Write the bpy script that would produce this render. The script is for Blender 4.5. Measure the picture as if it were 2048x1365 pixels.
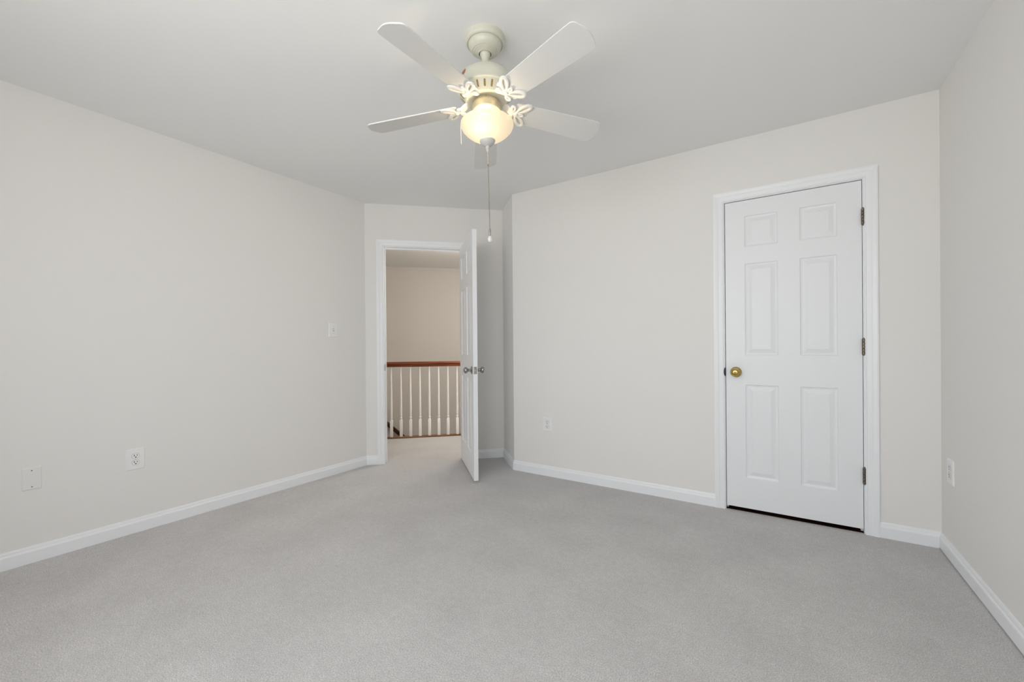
import bpy, bmesh, math, random
from mathutils import Vector, Matrix, Quaternion

S = bpy.context.scene
COL = S.collection
for o in list(bpy.data.objects):
    bpy.data.objects.remove(o)

# ------------------------------------------------------------------ camera
F_PX, W_PX, H_PX, CY = 829.246, 2048.0, 1365.0, 695.38
CAM_H = 1.0921
cam_d = bpy.data.cameras.new('camera')
cam_d.sensor_fit = 'HORIZONTAL'
cam_d.sensor_width = 36.0
cam_d.lens = F_PX * 36.0 / W_PX
cam_d.shift_y = (CY - H_PX / 2) / W_PX
cam_d.clip_start = 0.02
cam = bpy.data.objects.new('camera', cam_d)
COL.objects.link(cam)
CR = Vector((0.83877651, 0.54441083, -0.0084146))
CU = Vector((0.00591938, 0.00633576, 0.99996241))
CF = Vector((-0.54444368, 0.83879479, -0.00209171))
cam.matrix_world = Matrix(((CR.x, CU.x, -CF.x, 0), (CR.y, CU.y, -CF.y, 0), (CR.z, CU.z, -CF.z, CAM_H), (0, 0, 0, 1)))
S.camera = cam

# ------------------------------------------------------------------ view, world, daylight
S.view_settings.view_transform = 'Standard'
S.view_settings.look = 'None'
S.view_settings.exposure = 0.0
S.view_settings.gamma = 1.0
S.view_settings.use_curve_mapping = False
S.cycles.max_bounces = 14
S.cycles.diffuse_bounces = 10
S.cycles.sample_clamp_indirect = 6.0
S.cycles.caustics_reflective = False
S.cycles.caustics_refractive = False
try:
    S.cycles.use_denoising = True
except Exception:
    pass

SKY_STRENGTH = 9.3
world = bpy.data.worlds.new('daylight')
S.world = world
world.use_nodes = True
nt = world.node_tree
nt.nodes.clear()
wo = nt.nodes.new('ShaderNodeOutputWorld')
bgn = nt.nodes.new('ShaderNodeBackground')
tc = nt.nodes.new('ShaderNodeTexCoord')
sx = nt.nodes.new('ShaderNodeSeparateXYZ')
mr = nt.nodes.new('ShaderNodeMapRange')
rp = nt.nodes.new('ShaderNodeValToRGB')
mr.inputs['From Min'].default_value = -1
mr.inputs['From Max'].default_value = 1
rp.color_ramp.elements[0].position = 0.46
rp.color_ramp.elements[0].color = (0.87, 0.87, 0.86, 1)
rp.color_ramp.elements[1].position = 0.56
rp.color_ramp.elements[1].color = (0.85, 0.88, 0.91, 1)
nt.links.new(tc.outputs['Generated'], sx.inputs[0])
nt.links.new(sx.outputs['Z'], mr.inputs['Value'])
nt.links.new(mr.outputs[0], rp.inputs[0])
nt.links.new(rp.outputs[0], bgn.inputs[0])
bgn.inputs[1].default_value = SKY_STRENGTH
nt.links.new(bgn.outputs[0], wo.inputs[0])

# ------------------------------------------------------------------ room plan (metres)
H = 2.44
XL, XR, YC, YB = -3.2475, 0.712, 3.0904, -0.60
A = Vector((-3.2475, 2.4984))
B = Vector((-2.3058, 3.3965))
C = Vector((-1.992, 3.0904))
U = (B - A).normalized()
N = Vector((U.y, -U.x))                      # into the room
LAB = (B - A).length
TH = 0.115                                   # wall thickness
WINS = [(-1.70, -0.88), (-0.68, 0.14)]      # two windows in the wall behind the camera
WZ0, WZ1 = 0.75, 2.1


def E(t, n, z):                              # entry-wall frame to world
    p = A + U * t + N * n
    return Vector((p.x, p.y, z))


for (x0, x1) in WINS:                        # sky portals in the window openings
    ld = bpy.data.lights.new('window_daylight', 'AREA')
    ld.shape = 'RECTANGLE'
    ld.size = x1 - x0
    ld.size_y = WZ1 - WZ0
    ld.cycles.is_portal = True
    lo = bpy.data.objects.new('window_daylight', ld)
    COL.objects.link(lo)
    lo.location = ((x0 + x1) / 2, YB - TH - 0.02, (WZ0 + WZ1) / 2)
    lo.rotation_euler = (math.radians(90), 0, 0)     # -Z of the lamp looks to +Y

# ------------------------------------------------------------------ materials


def mat(name, col, rough=0.6, metal=0.0, spec=0.5, bump=None, var=None):
    """Procedural material: optional fine bump (scale, strength, distance) and colour variation (scale, amount)."""
    m = bpy.data.materials.new(name)
    m.use_nodes = True
    n = m.node_tree.nodes
    l = m.node_tree.links
    b = n['Principled BSDF']
    b.inputs['Base Color'].default_value = (*col, 1)
    b.inputs['Roughness'].default_value = rough
    b.inputs['Metallic'].default_value = metal
    b.inputs['Specular IOR Level'].default_value = spec
    geo = n.new('ShaderNodeNewGeometry')
    if var:
        t = n.new('ShaderNodeTexNoise')
        t.inputs['Scale'].default_value = var[0]
        t.inputs['Detail'].default_value = 4
        l.new(geo.outputs['Position'], t.inputs['Vector'])
        r = n.new('ShaderNodeValToRGB')
        r.color_ramp.elements[0].position = 0.3
        r.color_ramp.elements[1].position = 0.7
        r.color_ramp.elements[0].color = (*[c * (1 - var[1]) for c in col], 1)
        r.color_ramp.elements[1].color = (*[min(1, c * (1 + var[1])) for c in col], 1)
        l.new(t.outputs[0], r.inputs[0])
        l.new(r.outputs[0], b.inputs['Base Color'])
    if bump:
        t = n.new('ShaderNodeTexNoise')
        t.inputs['Scale'].default_value = bump[0]
        t.inputs['Detail'].default_value = 3
        l.new(geo.outputs['Position'], t.inputs['Vector'])
        bp = n.new('ShaderNodeBump')
        bp.inputs['Strength'].default_value = bump[1]
        bp.inputs['Distance'].default_value = bump[2]
        l.new(t.outputs[0], bp.inputs['Height'])
        l.new(bp.outputs[0], b.inputs['Normal'])
    return m


def carpet_material():
    m = bpy.data.materials.new('carpet')
    m.use_nodes = True
    n = m.node_tree.nodes
    l = m.node_tree.links
    b = n['Principled BSDF']
    b.inputs['Roughness'].default_value = 1.0
    b.inputs['Specular IOR Level'].default_value = 0.05
    b.inputs['Sheen Weight'].default_value = 0.15
    b.inputs['Sheen Roughness'].default_value = 0.6
    geo = n.new('ShaderNodeNewGeometry')
    fine = n.new('ShaderNodeTexNoise')          # tufts
    fine.inputs['Scale'].default_value = 210
    fine.inputs['Detail'].default_value = 3
    fine.inputs['Roughness'].default_value = 0.7
    med = n.new('ShaderNodeTexNoise')           # clumps of pile leaning together
    med.inputs['Scale'].default_value = 34
    med.inputs['Detail'].default_value = 3
    fibre = n.new('ShaderNodeTexNoise')         # single fibres
    fibre.inputs['Scale'].default_value = 520
    fibre.inputs['Detail'].default_value = 2
    big = n.new('ShaderNodeTexNoise')           # tread and vacuum patches
    big.inputs['Scale'].default_value = 3.2
    big.inputs['Detail'].default_value = 4
    for t in (fine, fibre, med, big):
        l.new(geo.outputs['Position'], t.inputs['Vector'])

    def scaled(src, lo, hi, fmin=0.3, fmax=0.7):
        r = n.new('ShaderNodeMapRange')
        r.inputs['From Min'].default_value = fmin
        r.inputs['From Max'].default_value = fmax
        r.inputs['To Min'].default_value = lo
        r.inputs['To Max'].default_value = hi
        l.new(src, r.inputs['Value'])
        return r.outputs[0]

    def mul(a, c):
        k = n.new('ShaderNodeMath')
        k.operation = 'MULTIPLY'
        l.new(a, k.inputs[0])
        l.new(c, k.inputs[1])
        return k.outputs[0]
    f = mul(mul(mul(scaled(fine.outputs[0], 0.66, 1.34), scaled(fibre.outputs[0], 0.70, 1.30)), scaled(med.outputs[0], 0.95, 1.05)), scaled(big.outputs[0], 0.94, 1.06))
    mx = n.new('ShaderNodeVectorMath')
    mx.operation = 'SCALE'
    mx.inputs[0].default_value = CARPET_COL
    l.new(f, mx.inputs['Scale'])
    l.new(mx.outputs[0], b.inputs['Base Color'])
    bp = n.new('ShaderNodeBump')
    bp.inputs['Strength'].default_value = 0.5
    bp.inputs['Distance'].default_value = 0.004
    l.new(fine.outputs[0], bp.inputs['Height'])
    l.new(bp.outputs[0], b.inputs['Normal'])
    return m


CARPET_COL = (0.500, 0.487, 0.482)
M = {}
M['carpet'] = carpet_material()
M['wall'] = mat('wall_paint', (0.79, 0.778, 0.758), 0.75, bump=(260, 0.12, 0.001))
M['ceiling'] = mat('ceiling_paint', (0.82, 0.825, 0.82), 0.9, bump=(240, 0.15, 0.001))
M['trim'] = mat('white_trim_paint', (0.84, 0.855, 0.875), 0.38, bump=(60, 0.03, 0.001))
M['door'] = mat('white_door_paint', (0.81, 0.825, 0.845), 0.42, bump=(90, 0.05, 0.001))
M['plate'] = mat('white_plastic', (0.83, 0.83, 0.83), 0.35, bump=(200, 0.02, 0.0005))
M['almond'] = mat('painted_over_plate', (0.785, 0.775, 0.757), 0.5, bump=(200, 0.05, 0.0005))
M['slot'] = mat('dark_slot', (0.02, 0.02, 0.02), 0.6, var=(300, 0.3))
M['screw'] = mat('screw_steel', (0.45, 0.45, 0.44), 0.35, 0.9, bump=(500, 0.05, 0.0003))
M['screw_white'] = mat('painted_screw', (0.62, 0.62, 0.61), 0.4, bump=(500, 0.05, 0.0003))
M['screw_dark'] = mat('dark_screw', (0.03, 0.03, 0.03), 0.5, bump=(500, 0.05, 0.0003))
M['brass'] = mat('polished_brass', (0.47, 0.35, 0.13), 0.22, 1.0, var=(90, 0.12))
M['bronze'] = mat('aged_hinge_metal', (0.17, 0.145, 0.115), 0.42, 0.85, var=(120, 0.25))
M['nickel'] = mat('satin_nickel', (0.38, 0.37, 0.36), 0.25, 1.0, var=(90, 0.1))
M['fan'] = mat('fan_enamel', (0.62, 0.61, 0.515), 0.32, bump=(80, 0.02, 0.0005))
M['fan_white'] = mat('fan_white_enamel', (0.78, 0.77, 0.73), 0.35, bump=(80, 0.02, 0.0005))
M['blade'] = mat('fan_blade_white', (0.68, 0.678, 0.665), 0.5, bump=(140, 0.05, 0.0005))
M['gold'] = mat('pale_gold_metal', (0.62, 0.55, 0.40), 0.4, 0.6, var=(60, 0.06))
M['vent'] = mat('vent_slot', (0.26, 0.19, 0.07), 0.6, var=(200, 0.2))
M['sticker'] = mat('red_sticker', (0.36, 0.12, 0.07), 0.5, var=(260, 0.5))
M['finial'] = mat('grey_cap', (0.50, 0.50, 0.48), 0.45, bump=(80, 0.02, 0.0005))
M['chain'] = mat('chain_metal', (0.22, 0.20, 0.16), 0.4, 0.7, var=(150, 0.15))
M['copper'] = mat('chain_copper', (0.62, 0.40, 0.32), 0.45, 0.5, var=(150, 0.15))
M['baluster'] = mat('baluster_paint', (0.87, 0.855, 0.835), 0.45, bump=(80, 0.03, 0.001))


def wood_material(name, c0, c1, rough):
    m = bpy.data.materials.new(name)
    m.use_nodes = True
    n = m.node_tree.nodes
    l = m.node_tree.links
    b = n['Principled BSDF']
    b.inputs['Roughness'].default_value = rough
    b.inputs['Specular IOR Level'].default_value = 0.3
    tcn = n.new('ShaderNodeTexCoord')
    mp = n.new('ShaderNodeMapping')
    mp.inputs['Scale'].default_value = (1.0, 22, 22)
    t = n.new('ShaderNodeTexNoise')
    t.inputs['Scale'].default_value = 3.0
    t.inputs['Detail'].default_value = 5
    t.inputs['Distortion'].default_value = 0.6
    r = n.new('ShaderNodeValToRGB')
    r.color_ramp.elements[0].position = 0.35
    r.color_ramp.elements[1].position = 0.68
    r.color_ramp.elements[0].color = (*c0, 1)
    r.color_ramp.elements[1].color = (*c1, 1)
    l.new(tcn.outputs['Object'], mp.inputs[0])
    l.new(mp.outputs[0], t.inputs['Vector'])
    l.new(t.outputs[0], r.inputs[0])
    l.new(r.outputs[0], b.inputs['Base Color'])
    return m


M['rail'] = wood_material('red_stained_wood', (0.11, 0.022, 0.006), (0.25, 0.060, 0.014), 0.45)
M['shoe'] = wood_material('brown_stained_wood', (0.12, 0.05, 0.02), (0.30, 0.15, 0.07), 0.4)
M['dark_rail_gap_shade'] = wood_material('dark_wood_and_gap_shade', (0.035, 0.014, 0.008), (0.075, 0.03, 0.016), 0.4)


def glass_bowl_material():
    m = bpy.data.materials.new('frosted_lit_glass')
    m.use_nodes = True
    n = m.node_tree.nodes
    l = m.node_tree.links
    n.clear()
    out = n.new('ShaderNodeOutputMaterial')
    tr = n.new('ShaderNodeBsdfTranslucent')
    tr.inputs[0].default_value = (0.095, 0.087, 0.070, 1)
    gl = n.new('ShaderNodeBsdfTransparent')
    gl.inputs[0].default_value = (1.0, 0.94, 0.82, 1)
    mx = n.new('ShaderNodeMixShader')
    mx.inputs[0].default_value = 0.40
    em = n.new('ShaderNodeEmission')
    em.inputs[0].default_value = (1.0, 0.86, 0.66, 1)
    em.inputs[1].default_value = BOWL_EMIT
    geo = n.new('ShaderNodeNewGeometry')
    t = n.new('ShaderNodeTexNoise')
    t.inputs['Scale'].default_value = 14
    l.new(geo.outputs['Position'], t.inputs['Vector'])
    mr_ = n.new('ShaderNodeMapRange')
    mr_.inputs['To Min'].default_value = BOWL_EMIT * 0.92
    mr_.inputs['To Max'].default_value = BOWL_EMIT * 1.08
    l.new(t.outputs[0], mr_.inputs['Value'])
    l.new(mr_.outputs[0], em.inputs[1])
    ad = n.new('ShaderNodeAddShader')
    l.new(tr.outputs[0], mx.inputs[1])
    l.new(gl.outputs[0], mx.inputs[2])
    l.new(mx.outputs[0], ad.inputs[0])
    l.new(em.outputs[0], ad.inputs[1])
    l.new(ad.outputs[0], out.inputs[0])
    return m


BOWL_EMIT = 0.40
BULB_W = 2.7
M['bowl'] = glass_bowl_material()


def clear_glass():
    m = bpy.data.materials.new('clear_glass_bead')
    m.use_nodes = True
    b = m.node_tree.nodes['Principled BSDF']
    b.inputs['Base Color'].default_value = (0.93, 0.92, 0.88, 1)
    b.inputs['Roughness'].default_value = 0.15
    b.inputs['Transmission Weight'].default_value = 0.45
    return m


M['bead'] = clear_glass()

# ------------------------------------------------------------------ mesh helpers


def obj(name, bm, m, parent=None, smooth=False):
    bmesh.ops.recalc_face_normals(bm, faces=bm.faces)
    me = bpy.data.meshes.new(name)
    bm.to_mesh(me)
    bm.free()
    for k in (m if isinstance(m, (list, tuple)) else [m]):
        me.materials.append(k)
    if smooth:
        for p in me.polygons:
            p.use_smooth = True
        try:
            me.set_sharp_from_angle(angle=math.radians(38))
        except Exception:
            pass
    o = bpy.data.objects.new(name, me)
    COL.objects.link(o)
    if parent:
        o.parent = parent
    return o


def tag(o, label, cat, group=None):
    o['label'] = label
    o['category'] = cat
    if group:
        o['group'] = group
    return o


def thing(name, label, cat, loc, group=None):
    o = bpy.data.objects.new(name, None)
    o.empty_display_size = 0.05
    COL.objects.link(o)
    o.location = loc
    return tag(o, label, cat, group)


def struct(o):
    o['kind'] = 'structure'
    return o


def box(bm, x0, x1, y0, y1, z0, z1, f=None, mi=0, bev=0.0):
    f = f or (lambda x, y, z: Vector((x, y, z)))
    vs = [bm.verts.new(f(x, y, z)) for x in (x0, x1) for y in (y0, y1) for z in (z0, z1)]
    fs = []
    for q in ((0, 1, 3, 2), (4, 6, 7, 5), (0, 4, 5, 1), (2, 3, 7, 6), (0, 2, 6, 4), (1, 5, 7, 3)):
        fc = bm.faces.new([vs[i] for i in q])
        fc.material_index = mi
        fs.append(fc)
    if bev:
        es = list({e for fc in fs for e in fc.edges})
        bmesh.ops.bevel(bm, geom=es, offset=bev, segments=2, affect='EDGES', profile=0.5)
    return vs


def lathe(bm, prof, seg=48, f=None, mi=0, cap0=True, cap1=True, c=(0, 0)):
    f = f or (lambda x, y, z: Vector((x, y, z)))
    rings = []
    for r, z in prof:
        rings.append([bm.verts.new(f(c[0] + r * math.cos(2 * math.pi * k / seg), c[1] + r * math.sin(2 * math.pi * k / seg), z)) for k in range(seg)])
    for a, b in zip(rings, rings[1:]):
        for k in range(seg):
            fc = bm.faces.new((a[k], a[(k + 1) % seg], b[(k + 1) % seg], b[k]))
            fc.material_index = mi
    if cap0:
        bm.faces.new(rings[0]).material_index = mi
    if cap1:
        bm.faces.new(rings[-1]).material_index = mi


def prism(bm, poly, z0, z1, f=None, mi=0):
    f = f or (lambda x, y, z: Vector((x, y, z)))
    a = [bm.verts.new(f(x, y, z0)) for x, y in poly]
    b = [bm.verts.new(f(x, y, z1)) for x, y in poly]
    n = len(poly)
    for k in range(n):
        bm.faces.new((a[k], a[(k + 1) % n], b[(k + 1) % n], b[k])).material_index = mi
    bm.faces.new(a).material_index = mi
    bm.faces.new(b).material_index = mi


def sweep(bm, prof, path, closed_prof=True):
    """prof: list of (offset, z); path: list of functions offset -> (x, y) already mitred."""
    rings = [[bm.verts.new((*p(o), z)) for o, z in prof] for p in path]
    n = len(prof)
    for a, b in zip(rings, rings[1:]):
        for k in range(n):
            bm.faces.new((a[k], a[(k + 1) % n], b[(k + 1) % n], b[k]))
    bm.faces.new(rings[0])
    bm.faces.new(rings[-1])


# ------------------------------------------------------------------ shell
# walls (solid, set outside the room line)
bm = bmesh.new(); box(bm, XL - TH, XL, YB - TH, A.y + 0.08, -0.12, H + 0.1); struct(obj('wall_left', bm, M['wall']))
bm = bmesh.new(); box(bm, XR, XR + TH, YB - TH, YC + TH, -0.12, H + 0.1); struct(obj('wall_right', bm, M['wall']))
# entry wall with its doorway, in the angled corner
EO0, EO1, EOZ = 0.168, 0.912, 2.040           # clear opening
JT = 0.018
bm = bmesh.new()
box(bm, -1.5, EO0 - JT, -TH, 0, -0.12, H + 0.1, E)
box(bm, EO1 + JT, 2.4, -TH, 0, -0.12, H + 0.1, E)
box(bm, EO0 - JT, EO1 + JT, -TH, 0, EOZ + JT, H + 0.1, E)
struct(obj('wall_entry', bm, M['wall']))
# short return wall between the entry wall and the closet wall
JD = (C - B).normalized()
JN = Vector((-JD.y, JD.x))                    # away from the room


def J(s, d, z):
    p = B + JD * s + JN * d
    return Vector((p.x, p.y, z))


LBC = (C - B).length
if (B + JN - Vector((0, 0))).x < B.x:
    JN = -JN
bm = bmesh.new(); box(bm, -0.04, LBC, 0, TH, -0.12, H + 0.1, J); struct(obj('wall_return', bm, M['wall']))
# closet wall with its doorway
CO0, CO1, COZ = -0.3129, 0.3953, 2.0352
bm = bmesh.new()
box(bm, C.x, CO0 - JT, YC, YC + TH, -0.12, H + 0.1)
box(bm, CO1 + JT, XR + TH, YC, YC + TH, -0.12, H + 0.1)
box(bm, CO0 - JT, CO1 + JT, YC, YC + TH, COZ + JT, H + 0.1)
struct(obj('wall_closet', bm, M['wall']))
# closet interior behind the closed door
bm = bmesh.new()
box(bm, -0.9, -0.85, YC + TH, YC + 0.75, -0.12, H)
box(bm, 0.8, 0.85, YC + TH, YC + 0.75, -0.12, H)
box(bm, -0.9, 0.85, YC + 0.75, YC + 0.80, -0.12, H)
struct(obj('wall_closet_inside', bm, M['wall']))
# back wall with two window openings (behind the camera)
bm = bmesh.new()
xs = [XL - TH] + [v for w in WINS for v in w] + [XR + TH]
for k in range(0, len(xs), 2):
    box(bm, xs[k], xs[k + 1], YB - TH, YB, -0.12, H + 0.1)
for x0, x1 in WINS:
    box(bm, x0, x1, YB - TH, YB, -0.12, WZ0)
    box(bm, x0, x1, YB - TH, YB, WZ1, H + 0.1)
struct(obj('wall_back', bm, M['wall']))
for i, (x0, x1) in enumerate(WINS):
    bm = bmesh.new()
    y0, y1 = YB - TH + 0.03, YB - 0.03
    for a in ((x0, x0 + 0.04, WZ0, WZ1), (x1 - 0.04, x1, WZ0, WZ1), (x0 + 0.04, x1 - 0.04, WZ0, WZ0 + 0.04), (x0 + 0.04, x1 - 0.04, WZ1 - 0.04, WZ1),
              (x0 + 0.04, x1 - 0.04, (WZ0 + WZ1) / 2 - 0.02, (WZ0 + WZ1) / 2 + 0.02)):
        box(bm, a[0], a[1], y0, y1, a[2], a[3])
    struct(obj('window_%d' % (i + 1), bm, M['trim']))

# floors and ceilings
bm = bmesh.new()
poly = [(XL - 0.05, YB - 0.05), (XR + 0.05, YB - 0.05), (XR + 0.05, YC + 0.010), (C.x + 0.01, YC + 0.010)]
pB = E(LAB + 0.05, -0.05, 0); pA = E(-0.03, -0.05, 0)
poly += [(pB.x, pB.y), (pA.x, pA.y)]
prism(bm, poly, -0.12, 0.0)
struct(obj('floor', bm, M['carpet']))
bm = bmesh.new(); box(bm, -1.4, 2.3, -1.14, -0.05, -0.20, 0.0, E); struct(obj('floor_hall', bm, M['carpet']))
bm = bmesh.new(); box(bm, -0.9, 0.85, YC + 0.010, YC + 0.8, -0.12, -0.012); struct(obj('floor_closet_gap_shade', bm, M['dark_rail_gap_shade']))  # dark colour stands in for the shade in the gap under the closet door
bm = bmesh.new()
pB = E(LAB + 0.1, -0.1, 0); pA = E(-0.07, -0.1, 0)
prism(bm, [(XL - 0.1, YB - 0.1), (XR + 0.1, YB - 0.1), (XR + 0.1, YC + 0.1), (C.x + 0.07, YC + 0.1), (pB.x, pB.y), (pA.x, pA.y)], H, H + 0.12)
struct(obj('ceiling', bm, M['ceiling']))
bm = bmesh.new(); box(bm, -0.9, 0.85, YC + 0.1, YC + 0.8, H - 0.01, H + 0.1); struct(obj('ceiling_closet', bm, M['ceiling']))

# stair hall beyond the open door
HN = -3.13
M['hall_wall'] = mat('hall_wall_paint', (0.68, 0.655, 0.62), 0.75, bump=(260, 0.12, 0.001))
bm = bmesh.new(); box(bm, -1.5, 2.4, HN - 0.1, HN, -2.6, H + 0.1, E); struct(obj('wall_hall_far', bm, M['hall_wall']))
bm = bmesh.new(); box(bm, -1.5, -1.4, HN - 0.1, -TH, -2.6, H + 0.1, E); struct(obj('wall_hall_left', bm, M['hall_wall']))
bm = bmesh.new(); box(bm, 2.3, 2.4, HN - 0.1, -TH, -2.6, H + 0.1, E); struct(obj('wall_hall_right', bm, M['hall_wall']))
bm = bmesh.new(); box(bm, -1.4, 2.3, -1.14, -1.12, -2.6, -0.2, E); struct(obj('wall_stairwell', bm, M['hall_wall']))
bm = bmesh.new(); box(bm, -1.4, 2.3, HN, -1.12, -2.7, -2.6, E); struct(obj('floor_stairwell', bm, M['carpet']))
bm = bmesh.new(); box(bm, -1.5, 2.4, HN - 0.1, -TH + 0.015, H, H + 0.12, E); struct(obj('ceiling_hall', bm, M['ceiling']))
# small cove moulding along the far hall wall
bm = bmesh.new()
pr = [(0, 0), (0.022, 0), (0.016, -0.016), (0.007, -0.036), (0.005, -0.046), (0, -0.05)]
ra = [bm.verts.new(E(-1.4, HN + d, H + z)) for d, z in pr]
rb = [bm.verts.new(E(2.3, HN + d, H + z)) for d, z in pr]
for k in range(len(pr)):
    bm.faces.new((ra[k], ra[(k + 1) % len(pr)], rb[(k + 1) % len(pr)], rb[k]))
bm.faces.new(ra); bm.faces.new(rb)
struct(obj('trim_hall_cove', bm, M['hall_wall']))

# ------------------------------------------------------------------ baseboards
BBP = [(0, 0), (0.013, 0), (0.013, 0.058), (0.0115, 0.063), (0.0085, 0.067), (0.0065, 0.078), (0.0035, 0.085), (0, 0.085)]


def baseboard(name, p0, p1, n, m0=0.0, m1=0.0):
    """straight run along the wall from p0 to p1; n points into the room; m0/m1 = how far each end shifts per unit of offset (mitre)."""
    d = (p1 - p0).normalized()
    bm = bmesh.new()
    sweep(bm, BBP, [lambda o: tuple(p0 + n * o + d * (m0 * o)), lambda o: tuple(p1 + n * o - d * (m1 * o))])
    return struct(obj(name, bm, M['trim']))


def mitre(d0, d1, inner):
    a = d0.angle(d1)
    return math.tan(a / 2) * (1 if inner else -1)


X = Vector((1, 0)); Y = Vector((0, 1))
mA = mitre(Y, U, True)
mB = mitre(U, JD, True)
mC = mitre(JD, X, False)
CAS = 0.060
baseboard('baseboard_left', Vector((XL, YB)), A, X, 0, mA)
baseboard('baseboard_entry_left', A, A + U * (EO0 - 0.005 - CAS), N, mA, 0)
baseboard('baseboard_entry_right', A + U * (EO1 + 0.005 + CAS), B, N, 0, mB)
baseboard('baseboard_return', B, C, -JN, mB, mC)
bbc = baseboard('baseboard_closet_left', C, Vector((CO0 - 0.005 - CAS, YC)), -Y, mC, 0)
baseboard('baseboard_closet_right', Vector((CO1 + 0.005 + CAS, YC)), Vector((XR, YC)), -Y, 0, 1)
bbr = baseboard('baseboard_right', Vector((XR, YC)), Vector((XR, YB)), -X, 1, 0)
for v in bbr.data.vertices:                              # this run stands a hair above the carpet
    if v.co.z < 0.001:
        v.co.z = 0.006
# small scuff on the closet wall baseboard
bm = bmesh.new(); lathe(bm, [(0.0045, 0), (0.004, 0.0006)], 12, lambda x, y, z: Vector((-1.922 + x, YC - 0.013 - z, 0.030 + y * 0.6)))
obj('scuff_mark', bm, M['screw_white'], bbc)
bm = bmesh.new()
prism(bm, [(-0.011, -0.001), (0.003, 0.006), (0.008, 0.003), (0.002, -0.004)], 0, 0.0008, lambda x, y, z: Vector((XR - 0.013 - z, 2.352 - x, 0.042 + y)))
obj('paint_chip', bm, M['plate'], bbr)
# ------------------------------------------------------------------ door casings and jambs
CASP = [(0, 0), (0, 0.010), (0.006, 0.0125), (0.010, 0.0105), (0.030, 0.0125), (0.036, 0.0155), (0.052, 0.018), (0.060, 0.0175), (0.060, 0)]


def casing(name, x0, x1, zt, f):
    """mitred casing: inner edge at x0/x1/zt; f(x, out, z) to world."""
    bm = bmesh.new()
    st = [lambda w: (x0 - w, 0.0), lambda w: (x0 - w, zt + w), lambda w: (x1 + w, zt + w), lambda w: (x1 + w, 0.0)]
    rings = []
    for p in st:
        rings.append([bm.verts.new(f(p(w)[0], d, p(w)[1])) for w, d in CASP])
    n = len(CASP)
    for a, b in zip(rings, rings[1:]):
        for k in range(n):
            bm.faces.new((a[k], a[(k + 1) % n], b[(k + 1) % n], b[k]))
    bm.faces.new(rings[0]); bm.faces.new(rings[-1])
    return struct(obj(name, bm, M['trim']))


fE = lambda x, d, z: E(x, d, z)
fEh = lambda x, d, z: E(x, -TH - d, z)
fC = lambda x, d, z: Vector((x, YC - d, z))
tr1 = casing('trim_1', EO0 - 0.005, EO1 + 0.005, EOZ + 0.005, fE)
casing('trim_2', EO0 - 0.005, EO1 + 0.005, EOZ + 0.005, fEh)
tr3 = casing('trim_3', CO0 - 0.005, CO1 + 0.005, COZ + 0.005, fC)


def jamb(name, x0, x1, zt, f, stop):
    bm = bmesh.new()
    box(bm, x0 - JT, x0, 0, TH, 0, zt, f)
    box(bm, x1, x1 + JT, 0, TH, 0, zt, f)
    box(bm, x0 - JT, x1 + JT, 0, TH, zt, zt + JT, f)
    s0, s1 = stop
    box(bm, x0, x0 + 0.011, s0, s1, 0, zt - 0.011, f)
    box(bm, x1 - 0.011, x1, s0, s1, 0, zt - 0.011, f)
    box(bm, x0, x1, s0, s1, zt - 0.011, zt, f)
    return struct(obj(name, bm, M['trim']))


j1 = jamb('trim_4', EO0, EO1, EOZ, lambda x, d, z: E(x, -d, z), (0.042, 0.075))
j2 = jamb('trim_5', CO0, CO1, COZ, lambda x, d, z: Vector((x, YC + d, z)), (0.042, 0.075))
# strike plates
bm = bmesh.new(); box(bm, EO0, EO0 + 0.0015, -0.034, 0.006, 0.875, 0.935, lambda x, y, z: E(x, y, z)); obj('strike_plate', bm, M['nickel'], j1)
bm = bmesh.new()
box(bm, CO0 - 0.0025, CO0 + 0.0012, -0.006, 0.03, 0.885, 0.94, lambda x, y, z: Vector((x, YC + y, z)))
lathe(bm, [(0.012, 0), (0.010, 0.006), (0.004, 0.009)], 16, lambda x, y, z: Vector((CO0 - 0.005 + x * 0.5, YC - 0.004 - z, 0.912 + y * 2.2)))
obj('strike_plate', bm, M['screw_dark'], j2)

# ------------------------------------------------------------------ six panel doors
PZ = [(0.198, 0.806), (0.997, 1.594), (1.703, 1.903)]


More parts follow.
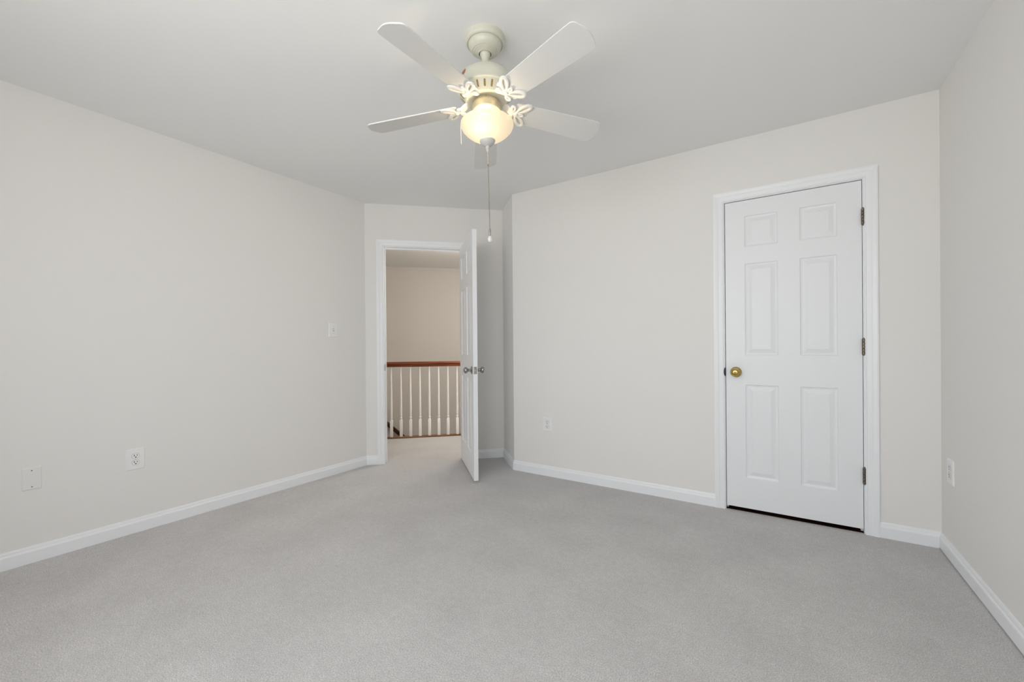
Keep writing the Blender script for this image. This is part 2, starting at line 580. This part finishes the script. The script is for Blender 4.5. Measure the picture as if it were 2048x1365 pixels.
def door_bm(W, Hh, T, pz, stile=0.112, mull=0.113):
    bm = bmesh.new()
    pw = (W - 2 * stile - mull) / 2
    px = [(stile, stile + pw), (stile + pw + mull, W - stile)]
    gx = sorted({0, W, *[v for p in px for v in p]})
    gz = sorted({0, Hh, *[v for p in pz for v in p]})
    PR = [(0.0, 0.0), (0.004, 0.006), (0.014, 0.0085), (0.020, 0.0075), (0.040, 0.0015)]
    for side in (0, 1):
        yf = (lambda d: d) if side == 0 else (lambda d: T - d)
        for a, b in zip(gx, gx[1:]):
            for c, d in zip(gz, gz[1:]):
                if (a, b) in px and (c, d) in pz:
                    rings = []
                    for ins, dep in PR:
                        rings.append([bm.verts.new((x, yf(dep), z)) for x, z in ((a + ins, c + ins), (b - ins, c + ins), (b - ins, d - ins), (a + ins, d - ins))])
                    for r0, r1 in zip(rings, rings[1:]):
                        for k in range(4):
                            bm.faces.new((r0[k], r0[(k + 1) % 4], r1[(k + 1) % 4], r1[k]))
                    bm.faces.new(rings[-1])
                else:
                    bm.faces.new([bm.verts.new((x, yf(0), z)) for x, z in ((a, c), (b, c), (b, d), (a, d))])
    for q in (((0, 0, 0), (0, T, 0), (0, T, Hh), (0, 0, Hh)), ((W, 0, 0), (W, T, 0), (W, T, Hh), (W, 0, Hh)),
              ((0, 0, 0), (W, 0, 0), (W, T, 0), (0, T, 0)), ((0, 0, Hh), (W, 0, Hh), (W, T, Hh), (0, T, Hh))):
        bm.faces.new([bm.verts.new(v) for v in q])
    bmesh.ops.remove_doubles(bm, verts=bm.verts, dist=0.0001)
    return bm


def knuckle_bm(x, y, zc, L=0.092, r=0.0078, leaf=None):
    bm = bmesh.new()
    k = L / 5
    for i in range(5):
        z0 = zc - L / 2 + i * k
        lathe(bm, [(r * 0.8, z0 + 0.0004), (r, z0 + 0.0018), (r, z0 + k - 0.0018), (r * 0.8, z0 + k - 0.0004)], 20, c=(x, y))
    lathe(bm, [(r * 0.5, zc - L / 2 - 0.004), (r * 0.72, zc - L / 2 - 0.001), (r * 0.72, zc - L / 2 + 0.001)], 16, c=(x, y))
    lathe(bm, [(r * 0.72, zc + L / 2 - 0.001), (r * 0.72, zc + L / 2 + 0.002), (r * 0.4, zc + L / 2 + 0.005)], 16, c=(x, y))
    if leaf:
        box(bm, leaf[0], leaf[1], leaf[2], leaf[3], zc - L / 2, zc + L / 2)
    return bm


# closet door (closed), hinged on its right side
CW = (CO1 - 0.003) - (CO0 + 0.0042)
d2 = obj('door_2', door_bm(CW, 2.0055, 0.035, PZ), M['door'])
struct(d2)
d2.location = (CO0 + 0.0042, YC + 0.004, 0.025)
for zc in (1.82, 1.074, 0.3335):
    obj('hinge', knuckle_bm(CW + 0.0035, -0.0105, zc - 0.025, leaf=(CW - 0.0015, CW + 0.0015, -0.006, 0.03)), M['bronze'], d2, True)


def knob_prof(kind):
    if kind == 'ringed':
        return [(0.0335, 0), (0.0335, 0.003), (0.031, 0.006), (0.022, 0.008), (0.0125, 0.011), (0.0115, 0.024), (0.014, 0.028), (0.024, 0.034), (0.0285, 0.042),
                (0.0290, 0.048), (0.0275, 0.053), (0.0245, 0.0545), (0.0235, 0.0530), (0.0195, 0.0555), (0.0185, 0.0540), (0.0135, 0.0565), (0.0125, 0.0545), (0.007, 0.0550), (0.006, 0.0585), (0.0025, 0.0600)]
    return [(0.032, 0), (0.032, 0.003), (0.029, 0.006), (0.018, 0.009), (0.0125, 0.013), (0.011, 0.026), (0.0125, 0.033), (0.020, 0.038), (0.0255, 0.046),
            (0.0265, 0.053), (0.0240, 0.060), (0.0170, 0.066), (0.009, 0.0685), (0.002, 0.069)]


bm = bmesh.new()
kx = -0.252 - (CO0 + 0.003)
lathe(bm, knob_prof('ringed'), 36, lambda x, y, z: Vector((kx + x, -z, 0.912 - 0.025 + y)))
obj('door_knob', bm, M['brass'], d2, True)

# entry door, standing open into the room past a right angle
EW, EHt, ET = 0.738, 2.010, 0.035
th = math.radians(94.4)
PIN_T, PIN_N = 0.910, 0.008
dirv = U * (-math.cos(th)) + N * math.sin(th)           # hinge -> free edge
offv = -(U * math.sin(th) + N * math.cos(th)) * 1.0      # room face -> hall face
if offv.dot(U) > 0:
    offv = -offv
pin = E(PIN_T, PIN_N, 0.022)
d1 = obj('door_1', door_bm(EW, EHt, ET, PZ), M['door'])
struct(d1)
d1.matrix_world = Matrix(((dirv.x, offv.x, 0, pin.x), (dirv.y, offv.y, 0, pin.y), (0, 0, 1, pin.z), (0, 0, 0, 1)))
for zc in (1.80, 1.03, 0.26):
    obj('hinge', knuckle_bm(-0.003, -0.007, zc, leaf=(-0.0015, 0.0, -0.004, 0.03)), M['nickel'], d1, True)
ZK = 0.904 - 0.022
bm = bmesh.new(); lathe(bm, knob_prof('round'), 36, lambda x, y, z: Vector((EW - 0.062 + x, -z, ZK + y))); obj('door_knob', bm, M['nickel'], d1, True)
bm = bmesh.new(); lathe(bm, knob_prof('round'), 36, lambda x, y, z: Vector((EW - 0.062 + x, ET + z, ZK + y))); obj('door_knob', bm, M['nickel'], d1, True)
bm = bmesh.new()
box(bm, EW - 0.001, EW + 0.0015, 0.005, ET - 0.005, ZK - 0.0285, ZK + 0.0285, bev=0.0006)
box(bm, EW, EW + 0.009, 0.010, ET - 0.010, ZK - 0.008, ZK + 0.008, bev=0.001)
obj('latch_plate', bm, M['nickel'], d1)

# ------------------------------------------------------------------ stair railing in the hall
RN = -1.112
rail = thing('stair_railing', 'hall railing with red-brown wooden handrail and white turned balusters beyond the open door', 'railing', E(0.5, RN, 0.0))
rail_m = Matrix(((U.x, N.x, 0, E(0.5, RN, 0).x), (U.y, N.y, 0, E(0.5, RN, 0).y), (0, 0, 1, 0), (0, 0, 0, 1)))
rail.matrix_world = rail_m
bm = bmesh.new()                                       # handrail with a moulded section
pr = [(-0.022, 0.858), (-0.026, 0.868), (-0.024, 0.880), (-0.031, 0.892), (-0.031, 0.905), (-0.024, 0.915), (-0.010, 0.919), (0.010, 0.919), (0.024, 0.915),
      (0.031, 0.905), (0.031, 0.892), (0.024, 0.880), (0.026, 0.868), (0.022, 0.858)]
ra = [bm.verts.new((-1.9, y, z)) for y, z in pr]; rb = [bm.verts.new((1.8, y, z)) for y, z in pr]
for k in range(len(pr)):
    bm.faces.new((ra[k], ra[(k + 1) % len(pr)], rb[(k + 1) % len(pr)], rb[k]))
bm.faces.new(ra); bm.faces.new(rb)
obj('handrail', bm, M['rail'], rail)['label'] = 'red-brown wooden handrail'
bm = bmesh.new(); box(bm, -1.9, 1.8, -0.029, 0.029, 0, 0.018, bev=0.004); obj('bottom_rail', bm, M['shoe'], rail)['label'] = 'brown wooden floor strip'


def baluster_mesh():
    bm = bmesh.new()
    s = 0.017
    box(bm, -s, s, -s, s, 0.016, 0.215, bev=0.002)
    lathe(bm, [(0.0160, 0.214), (0.0145, 0.222), (0.0105, 0.228), (0.0105, 0.232), (0.0150, 0.238), (0.0158, 0.244), (0.0145, 0.252), (0.0105, 0.257), (0.0100, 0.262),
               (0.0135, 0.268), (0.0140, 0.276), (0.0125, 0.285), (0.0135, 0.300), (0.0140, 0.36), (0.0125, 0.52), (0.0105, 0.70), (0.0090, 0.860)], 20)
    return bm


b0 = obj('baluster', baluster_mesh(), M['baluster'], rail, True)
ts = [0.1165 + 0.1122 * k for k in range(-3, 12)]
b0.location = (ts[0] - 0.5, 0, 0)
for t in ts[1:]:
    b = b0.copy()
    COL.objects.link(b)
    b.parent = rail
    b.location = (t - 0.5, 0, 0)

# sloping wall handrail of the stair, on the far hall wall
wr = thing('stair_handrail', 'dark wooden handrail sloping down the far stairwell wall, seen low through the balusters', 'handrail', E(-0.05, HN, -0.25))
wr.matrix_world = Matrix(((U.x, N.x, 0, E(-0.05, HN, -0.25).x), (U.y, N.y, 0, E(-0.05, HN, -0.25).y), (0, 0, 1, -0.25), (0, 0, 0, 1)))
sl = math.atan2(-0.195, 0.218)
bm = bmesh.new()
rot = lambda x, y, z: Vector((x * math.cos(sl) - z * math.sin(sl), y, x * math.sin(sl) + z * math.cos(sl)))
box(bm, -1.35, 1.6, 0.045, 0.09, -0.03, 0.03, rot, bev=0.01)
obj('rail', bm, M['dark_rail_gap_shade'], wr)
for xx in (-0.9, 0.9):
    bm = bmesh.new()
    box(bm, xx - 0.012, xx + 0.012, 0.0, 0.05, -0.02, 0.005, rot, bev=0.003)
    obj('bracket', bm, M['bronze'], wr)

# ------------------------------------------------------------------ wall plates


def plate_frame(o, p, right, out):
    """object axes: x along the wall, y up, z out of the wall."""
    r = Vector(right); u = Vector((0, 0, 1)); n = Vector(out)
    o.matrix_world = Matrix(((r.x, u.x, n.x, p[0]), (r.y, u.y, n.y, p[1]), (r.z, u.z, n.z, p[2]), (0, 0, 0, 1)))


def plate_bm(w, h, t=0.006):
    bm = bmesh.new()
    rings = []
    for ins, d in ((0, 0), (0.0005, 0.002), (0.004, t), ):
        rings.append([bm.verts.new((sx_ * (w / 2 - ins), sy_ * (h / 2 - ins), d)) for sx_, sy_ in ((-1, -1), (1, -1), (1, 1), (-1, 1))])
    for a, b in zip(rings, rings[1:]):
        for k in range(4):
            bm.faces.new((a[k], a[(k + 1) % 4], b[(k + 1) % 4], b[k]))
    bm.faces.new(rings[0]); bm.faces.new(rings[-1])
    return bm


def screw_bm(x, y, z, r=0.0035):
    bm = bmesh.new()
    lathe(bm, [(r, z - 0.0005), (r, z + 0.0008), (r * 0.7, z + 0.0014)], 16, c=(x, y))
    return bm


def receptacle_bm(cy, t):
    bm = bmesh.new()
    pts = []
    r, hw = 0.0172, 0.0145
    for k in range(28):                        # rounded face with flattened top and bottom
        a = 2 * math.pi * k / 28
        pts.append((r * math.cos(a), max(-hw * 0.98, min(hw * 0.98, r * math.sin(a)))))
    prism(bm, [(x * 1.07, cy + y * 1.07) for x, y in pts], t - 0.001, t + 0.0003, mi=2)
    prism(bm, [(x, cy + y) for x, y in pts], t - 0.001, t + 0.0016, mi=0)
    box(bm, -0.0082, -0.0052, cy - 0.001, cy + 0.0090, t + 0.001, t + 0.0020, mi=1)
    box(bm, 0.0052, 0.0078, cy - 0.000, cy + 0.0080, t + 0.001, t + 0.0020, mi=1)
    lathe(bm, [(0.0034, t + 0.001), (0.0034, t + 0.0020)], 14, c=(0, cy - 0.0072), mi=1)
    return bm


M['gap'] = mat('shadow_gap_grey', (0.30, 0.30, 0.29), 0.6, var=(200, 0.1))


def outlet(p, right, out, label, w=0.072, h=0.116):
    o = thing('power_outlet', label, 'outlet', p, 'white double power outlets low on the walls')
    plate_frame(o, p, right, out)
    obj('cover_plate', plate_bm(w, h), M['plate'], o)
    obj('receptacle', receptacle_bm(0.0195, 0.006), [M['plate'], M['slot'], M['gap']], o)
    obj('receptacle', receptacle_bm(-0.0195, 0.006), [M['plate'], M['slot'], M['gap']], o)
    obj('screw', screw_bm(0, 0, 0.006, 0.0028), M['screw_white'], o)
    return o


outlet((XL, 0.8505, 0.4375), (0, 1, 0), (1, 0, 0), 'white double outlet in an oversized plate on the left wall, right of the blank plate', 0.086, 0.125)
outlet((-1.656, YC, 0.4325), (1, 0, 0), (0, -1, 0), 'small white double outlet between the open door and the closet door', 0.084, 0.114)
outlet((XR, 2.940, 0.4445), (0, -1, 0), (-1, 0, 0), 'white double outlet on the right wall, near the corner past the closet door', 0.088, 0.124)

bp_ = thing('blank_wall_plate', 'blank off-white cover plate with two dark screws on the left wall', 'wall plate', (XL, 0.441, 0.4315))
plate_frame(bp_, (XL, 0.441, 0.4315), (0, 1, 0), (1, 0, 0))
obj('cover_plate', plate_bm(0.070, 0.115, 0.005), M['almond'], bp_)
for dy in (0.0415, -0.0415):
    obj('screw', screw_bm(0, dy, 0.005, 0.0026), M['screw_dark'], bp_)['label'] = 'dark screw'

sw = thing('light_switch', 'white toggle light switch on the left wall beside the open doorway', 'light switch', (XL, 2.166, 1.2505))
plate_frame(sw, (XL, 2.166, 1.2505), (0, 1, 0), (1, 0, 0))
obj('cover_plate', plate_bm(0.086, 0.126), M['plate'], sw)
bm = bmesh.new(); box(bm, -0.006, 0.006, -0.0125, 0.0125, 0.0055, 0.0068, bev=0.0006); obj('toggle_slot', bm, M['gap'], sw)
bm = bmesh.new()
vs = [bm.verts.new(v) for v in ((-0.0045, -0.008, 0.0062), (0.0045, -0.008, 0.0062), (0.0045, 0.006, 0.0062), (-0.0045, 0.006, 0.0062),
                                (-0.0036, 0.004, 0.017), (0.0036, 0.004, 0.017), (0.0036, 0.010, 0.016), (-0.0036, 0.010, 0.016))]
for q in ((0, 1, 2, 3), (4, 5, 6, 7), (0, 1, 5, 4), (1, 2, 6, 5), (2, 3, 7, 6), (3, 0, 4, 7)):
    bm.faces.new([vs[i] for i in q])
obj('toggle', bm, M['plate'], sw)
for dy in (0.030, -0.030):
    obj('screw', screw_bm(0, dy, 0.006, 0.003), M['screw_white'], sw)

# ------------------------------------------------------------------ ceiling fan
FX, FY = -1.0775, 1.4642
fan = thing('ceiling_fan', 'off-white five-blade ceiling fan with a lit frosted glass bowl, hanging from the ceiling', 'ceiling fan', (FX, FY, H))
Z = lambda z: z - H                                    # heights above the floor -> fan frame
rv = CR * -0.0183485 + CF * -0.0185                  # the fan hangs slightly out of plumb
PIV = Vector((0, 0, Z(2.40)))
TILT = Matrix.Translation(PIV) @ Quaternion(rv.normalized(), rv.length).to_matrix().to_4x4() @ Matrix.Translation(-PIV)


def fpart(name, bm, m, smooth=True, parent=None, tilt=True):
    o = obj(name, bm, m, parent or fan, smooth)
    if tilt and not parent:
        o.matrix_local = TILT
    return o


bm = bmesh.new()
lathe(bm, [(0.084, 0.002), (0.0865, 0.0), (0.0865, -0.018), (0.0850, -0.0235), (0.0795, -0.0290), (0.0765, -0.0295), (0.0755, -0.0275), (0.0735, -0.0275), (0.0730, -0.0310), (0.069, -0.043), (0.062, -0.052), (0.0535, -0.0585), (0.052, -0.0575), (0.0455, -0.0625), (0.044, -0.0615), (0.0375, -0.0660), (0.036, -0.065), (0.032, -0.0685), (0.0275, -0.070), (0.0265, -0.060)], 64, cap1=False)
fpart('canopy', bm, M['fan'], tilt=False)
bm = bmesh.new()
lathe(bm, [(0.012, -0.050), (0.021, -0.057), (0.0240, -0.066), (0.0225, -0.074), (0.0185, -0.081), (0.0160, -0.088), (0.0150, -0.097), (0.0145, -0.106), (0.0185, -0.112), (0.022, -0.125), (0.025, -0.142), (0.026, -0.150)], 32)
fpart('downrod', bm, M['fan'])
# motor housing with a lip and a ring of vent slots
bm = bmesh.new()
lathe(bm, [(0.020, Z(2.296)), (0.035, Z(2.294)), (0.062, Z(2.288)), (0.090, Z(2.277)), (0.108, Z(2.263)), (0.1175, Z(2.245)), (0.1200, Z(2.228)), (0.1200, Z(2.209)),
           (0.1235, Z(2.207)), (0.1245, Z(2.202)), (0.1230, Z(2.197)), (0.1165, Z(2.1945)), (0.1155, Z(2.193)), (0.0910, Z(2.1620)), (0.0890, Z(2.1595)), (0.045, Z(2.1595))], 72)
for k in range(22):                                    # round-ended vent slots lying on the sloped ring
    a = 2 * math.pi * (k + 0.5) / 22
    ca, sa = math.cos(a), math.sin(a)
    p0 = Vector((0.1155, Z(2.193))); p1 = Vector((0.0910, Z(2.1620)))
    nrm = Vector((0.7846, -0.6200)) * 0.0007
    L_ = (p1 - p0).length
    hw = 0.0042
    ring = []
    for j in range(20):
        b = 2 * math.pi * j / 20
        w = hw * math.cos(b)
        q = hw * math.sin(b) + (0.0095 if math.sin(b) > 0 else -0.0095)
        p = p0.lerp(p1, 0.47 + q / L_) + nrm
        ring.append((p.x * ca - w * sa, p.x * sa + w * ca, p.y))
    f_ = bm.faces.new([bm.verts.new(v) for v in ring])
    f_.material_index = 1
mo = fpart('motor_housing', bm, [M['fan'], M['vent']])
# red oval sticker on the housing wall
right3 = Vector((CR.x, CR.y, 0)).normalized(); near3 = -Vector((CF.x, CF.y, 0)).normalized()
bm = bmesh.new()
az = math.radians(49)
surf = lambda z: 0.1204 if z < Z(2.228) else (0.1204 - (z - Z(2.228)) * 0.147 if z < Z(2.245) else 0.1179 - (z - Z(2.245)) * 0.45)
rows = []
cen = []
for j in range(20):
    b = 2 * math.pi * j / 20
    a = az + 0.120 * math.cos(b)
    z = Z(2.2425) + 0.0130 * math.sin(b)
    d = near3 * math.cos(a) - right3 * math.sin(a)
    rr = surf(z) + 0.0006
    rows.append(bm.verts.new((d.x * rr, d.y * rr, z)))
d = near3 * math.cos(az) - right3 * math.sin(az)
cv = bm.verts.new((d.x * 0.1195, d.y * 0.1195, Z(2.2425)))
for j in range(20):
    bm.faces.new((rows[j], rows[(j + 1) % 20], cv))
st = obj('sticker', bm, M['sticker'], mo)
st['label'] = 'red-brown oval sticker'
# switch housing and glass holder
bm = bmesh.new()
lathe(bm, [(0.052, Z(2.1675)), (0.0525, Z(2.150)), (0.0600, Z(2.147)), (0.0615, Z(2.144)), (0.0615, Z(2.118)), (0.0590, Z(2.115)), (0.050, Z(2.115))], 56)
box(bm, -0.0008, 0.0008, 0, 0.0012, Z(2.150), Z(2.167), lambda x, y, z: near3 * (0.0522 + y) + right3 * (x + 0.001) + Vector((0, 0, z)), mi=1)
fpart('switch_housing', bm, [M['gold'], M['vent']])
# lit bowl
bm = bmesh.new()
lathe(bm, [(0.0560, Z(2.1165)), (0.0550, Z(2.0790)), (0.0600, Z(2.0745)), (0.080, Z(2.0730)), (0.0980, Z(2.0715)), (0.1090, Z(2.0690)), (0.1145, Z(2.0630)), (0.1152, Z(2.0550)), (0.1095, Z(2.0410)),
           (0.0975, Z(2.0270)), (0.0810, Z(2.0135)), (0.0600, Z(2.0005)), (0.0430, Z(1.9925)), (0.026, Z(1.9865))], 64, cap0=False, cap1=False)
bo = fpart('lamp_bowl', bm, M['bowl'])
bo['label'] = 'lit frosted glass bowl'
bm = bmesh.new()
lathe(bm, [(0.012, Z(1.9925)), (0.0330, Z(1.9915)), (0.0340, Z(1.9870)), (0.0300, Z(1.9780)), (0.0210, Z(1.9700)), (0.0110, Z(1.9660)), (0.0080, Z(1.9640)), (0.0095, Z(1.9600)), (0.0095, Z(1.9560)),
           (0.0065, Z(1.9530)), (0.0080, Z(1.9490)), (0.0060, Z(1.9450)), (0.0040, Z(1.9410)), (0.0035, Z(1.9370))], 32)
fpart('finial', bm, M['finial'])
bl = bpy.data.lights.new('fan_bulb', 'POINT')
bl.energy = BULB_W
bl.color = (1.0, 0.86, 0.62)
bl.shadow_soft_size = 0.012
blo = bpy.data.objects.new('fan_bulb', bl)
COL.objects.link(blo)
blo.parent = fan
pb = right3 * -0.008 + near3 * 0.050
blo.location = (pb.x, pb.y, Z(2.056))


# pull chains: beaded chain, connector, end pull


def chain_bm(x, y, z1, z0, r, step):
    bm = bmesh.new()
    prof = []
    z = z1
    while z > z0:
        prof += [(r * 0.45, z), (r, z - step * 0.3), (r, z - step * 0.6)]
        z -= step
    prof.append((r * 0.45, z0))
    lathe(bm, prof, 8, c=(x, y))
    return bm


ch = fpart('pull_chain', chain_bm(0, 0, Z(1.938), Z(1.887), 0.0022, 0.006), M['copper'])
o = obj('chain_connector', chain_bm(0, 0, Z(1.888), Z(1.876), 0.0032, 0.012), M['chain'], ch, True)
o = obj('chain_lower_length', chain_bm(0, 0, Z(1.877), Z(1.603), 0.0020, 0.005), M['chain'], ch, True)
bm = bmesh.new(); lathe(bm, [(0.0025, Z(1.6045)), (0.0048, Z(1.602)), (0.0048, Z(1.575)), (0.003, Z(1.573))], 20)
o = obj('chain_fob', bm, M['nickel'], ch, True)
bm = bmesh.new()
lathe(bm, [(0.003, Z(1.574)), (0.0050, Z(1.571)), (0.0092, Z(1.565)), (0.0110, Z(1.5575)), (0.0098, Z(1.5495)), (0.0060, Z(1.5450)), (0.0015, Z(1.5435))], 24)
o = obj('glass_ball', bm, M['bead'], ch, True)
o['label'] = 'clear glass ball'
sp = right3 * -0.1162 - near3 * 0.012
fpart('fan_chain', chain_bm(sp.x, sp.y, Z(2.072), Z(1.985), 0.0009, 0.005), M['fan_white'])

# blades and their leaf-shaped irons
BR0, BR1 = 0.126, 0.553


def blade_bm():
    bm = bmesh.new()
    w0, w1 = 0.052, 0.064
    out = [(BR0, -w0 + 0.008), (BR0 + 0.008, -w0)]
    n = 10
    for k in range(1, n):
        t = k / n
        out.append((BR0 + (BR1 - 0.02 - BR0) * t, -(w0 + (w1 - w0) * min(1, t * 1.15))))
    c1 = 0.022                                       # rounded tip corners and a shallow curved tip
    for k in range(9):
        a = -math.pi / 2 + (math.pi / 2) * k / 8 * 0.82
        out.append((BR1 - c1 + c1 * math.cos(a), -w1 + c1 + c1 * math.sin(a)))
    for k in range(1, 8):
        y = -(w1 - c1) + 2 * (w1 - c1) * k / 8
        out.append((BR1 + 0.012 * (1 - (y / (w1 - c1)) ** 2) - 0.0, y))
    for k in range(9):
        a = (math.pi / 2) * 0.18 + (math.pi / 2) * 0.82 * k / 8
        out.append((BR1 - c1 + c1 * math.cos(a), w1 - c1 + c1 * math.sin(a)))
    for k in range(n - 1, 0, -1):
        t = k / n
        out.append((BR0 + (BR1 - 0.02 - BR0) * t, w0 + (w1 - w0) * min(1, t * 1.15)))
    out += [(BR0 + 0.008, w0), (BR0, w0 - 0.008)]
    cp, sp_ = math.cos(math.radians(12.6)), math.sin(math.radians(12.6))
    # local frame: x outwards, y to the LEFT looking outwards; the right-hand side rides higher
    f = lambda x, y, z: Vector((x, y * cp + z * sp_, -y * sp_ + z * cp))
    prism(bm, out, 0.0, 0.0048, f)
    return bm


def iron_bm():
    """cast blade bracket: stem from the motor, two large open petals, a small centre loop and two curls."""
    bm = bmesh.new()
    cp, sp_ = math.cos(math.radians(12.6)), math.sin(math.radians(12.6))
    f = lambda x, y, z: Vector((x, y * cp + z * sp_, -y * sp_ + z * cp))

    def loop(cx, cy, ang, a, b, tw, z0=-0.0085, z1=-0.0005, n=28, mid=0.5):
        ca, sa = math.cos(ang), math.sin(ang)
        rings = []
        for sc, z in ((tw, z1), (tw, z0 + 0.002), (tw * 0.55, z0), (-tw * 0.55, z0), (-tw, z0 + 0.002), (-tw, z1)):
            rg = []
            for k in range(n):
                th_ = 2 * math.pi * k / n
                x = (a + sc) * math.cos(th_)
                y = (b + sc) * math.sin(th_) * (1 + 0.28 * math.cos(th_))
                rg.append(bm.verts.new(f(cx + x * ca - y * sa, cy + x * sa + y * ca, z)))
            rings.append(rg)
        for q in range(6):
            r0, r1 = rings[q], rings[(q + 1) % 6]
            for k in range(n):
                bm.faces.new((r0[k], r0[(k + 1) % n], r1[(k + 1) % n], r1[k]))
    for s in (1, -1):
        loop(0.163, s * 0.034, s * math.radians(46), 0.0330, 0.0125, 0.0066)
        loop(0.117, s * 0.0235, s * math.radians(108), 0.0130, 0.0070, 0.0052)
    loop(0.158, 0, 0, 0.0120, 0.0055, 0.0042)
    lathe(bm, [(0.0060, -0.0125), (0.0080, -0.0105), (0.0080, -0.001)], 16, f, c=(0.136, 0))
    # stem: rises to the motor's underside
    prof = [(0.062, 0.012, 0.026), (0.080, 0.014, 0.024), (0.098, 0.017, 0.014), (0.118, 0.018, 0.0010), (0.140, 0.016, -0.0022), (0.158, 0.006, -0.0022)]
    prev = None
    for x, w, z in prof:
        k = min(1.0, max(0.0, (x - 0.08) / 0.06))
        q = []
        for yy, zz in ((-w, z - 0.0045), (w, z - 0.0045), (w, z + 0.0035), (-w, z + 0.0035)):
            p1 = Vector((x, yy, zz)); p2 = f(x, yy, zz)
            q.append(bm.verts.new(p1.lerp(p2, k)))
        if prev:
            for i in range(4):
                bm.faces.new((prev[i], prev[(i + 1) % 4], q[(i + 1) % 4], q[i]))
        else:
            bm.faces.new(q)
        prev = q
    bm.faces.new(prev)
    return bm


ZB = 2.1235
PH = 0.07712
base = math.atan2(CF.y, CF.x)                           # direction straight away from the camera
DROOP = Matrix.Translation((0.55, 0, 0)) @ Matrix.Rotation(math.radians(2.0), 4, 'Y') @ Matrix.Translation((-0.55, 0, 0))   # tips hang a little low
blade0 = iron0 = None
for k in range(5):
    a = base + PH + 2 * math.pi * k / 5
    if blade0 is None:
        bl_ = blade0 = obj('blade', blade_bm(), M['blade'], fan)
        ir = iron0 = obj('blade_iron', iron_bm(), M['fan_white'], blade0, True)
    else:
        bl_ = blade0.copy(); COL.objects.link(bl_); bl_.parent = fan
        ir = iron0.copy(); COL.objects.link(ir); ir.parent = bl_
    bl_.matrix_local = TILT @ Matrix.Translation((0, 0, Z(ZB))) @ Matrix.Rotation(a, 4, 'Z') @ DROOP
    ir.matrix_local = Matrix.Identity(4)

# ------------------------------------------------------------------ hall lamp (unseen, set low right of the doorway to brighten the lower wall)
hl = bpy.data.lights.new('hall_lamp', 'POINT')
hl.shadow_soft_size = 0.20
hl.energy = 41.0
hl.color = (1.0, 0.92, 0.82)
hlo = bpy.data.objects.new('hall_lamp', hl)
COL.objects.link(hlo)
hlo.location = E(1.22, -0.78, 1.80)
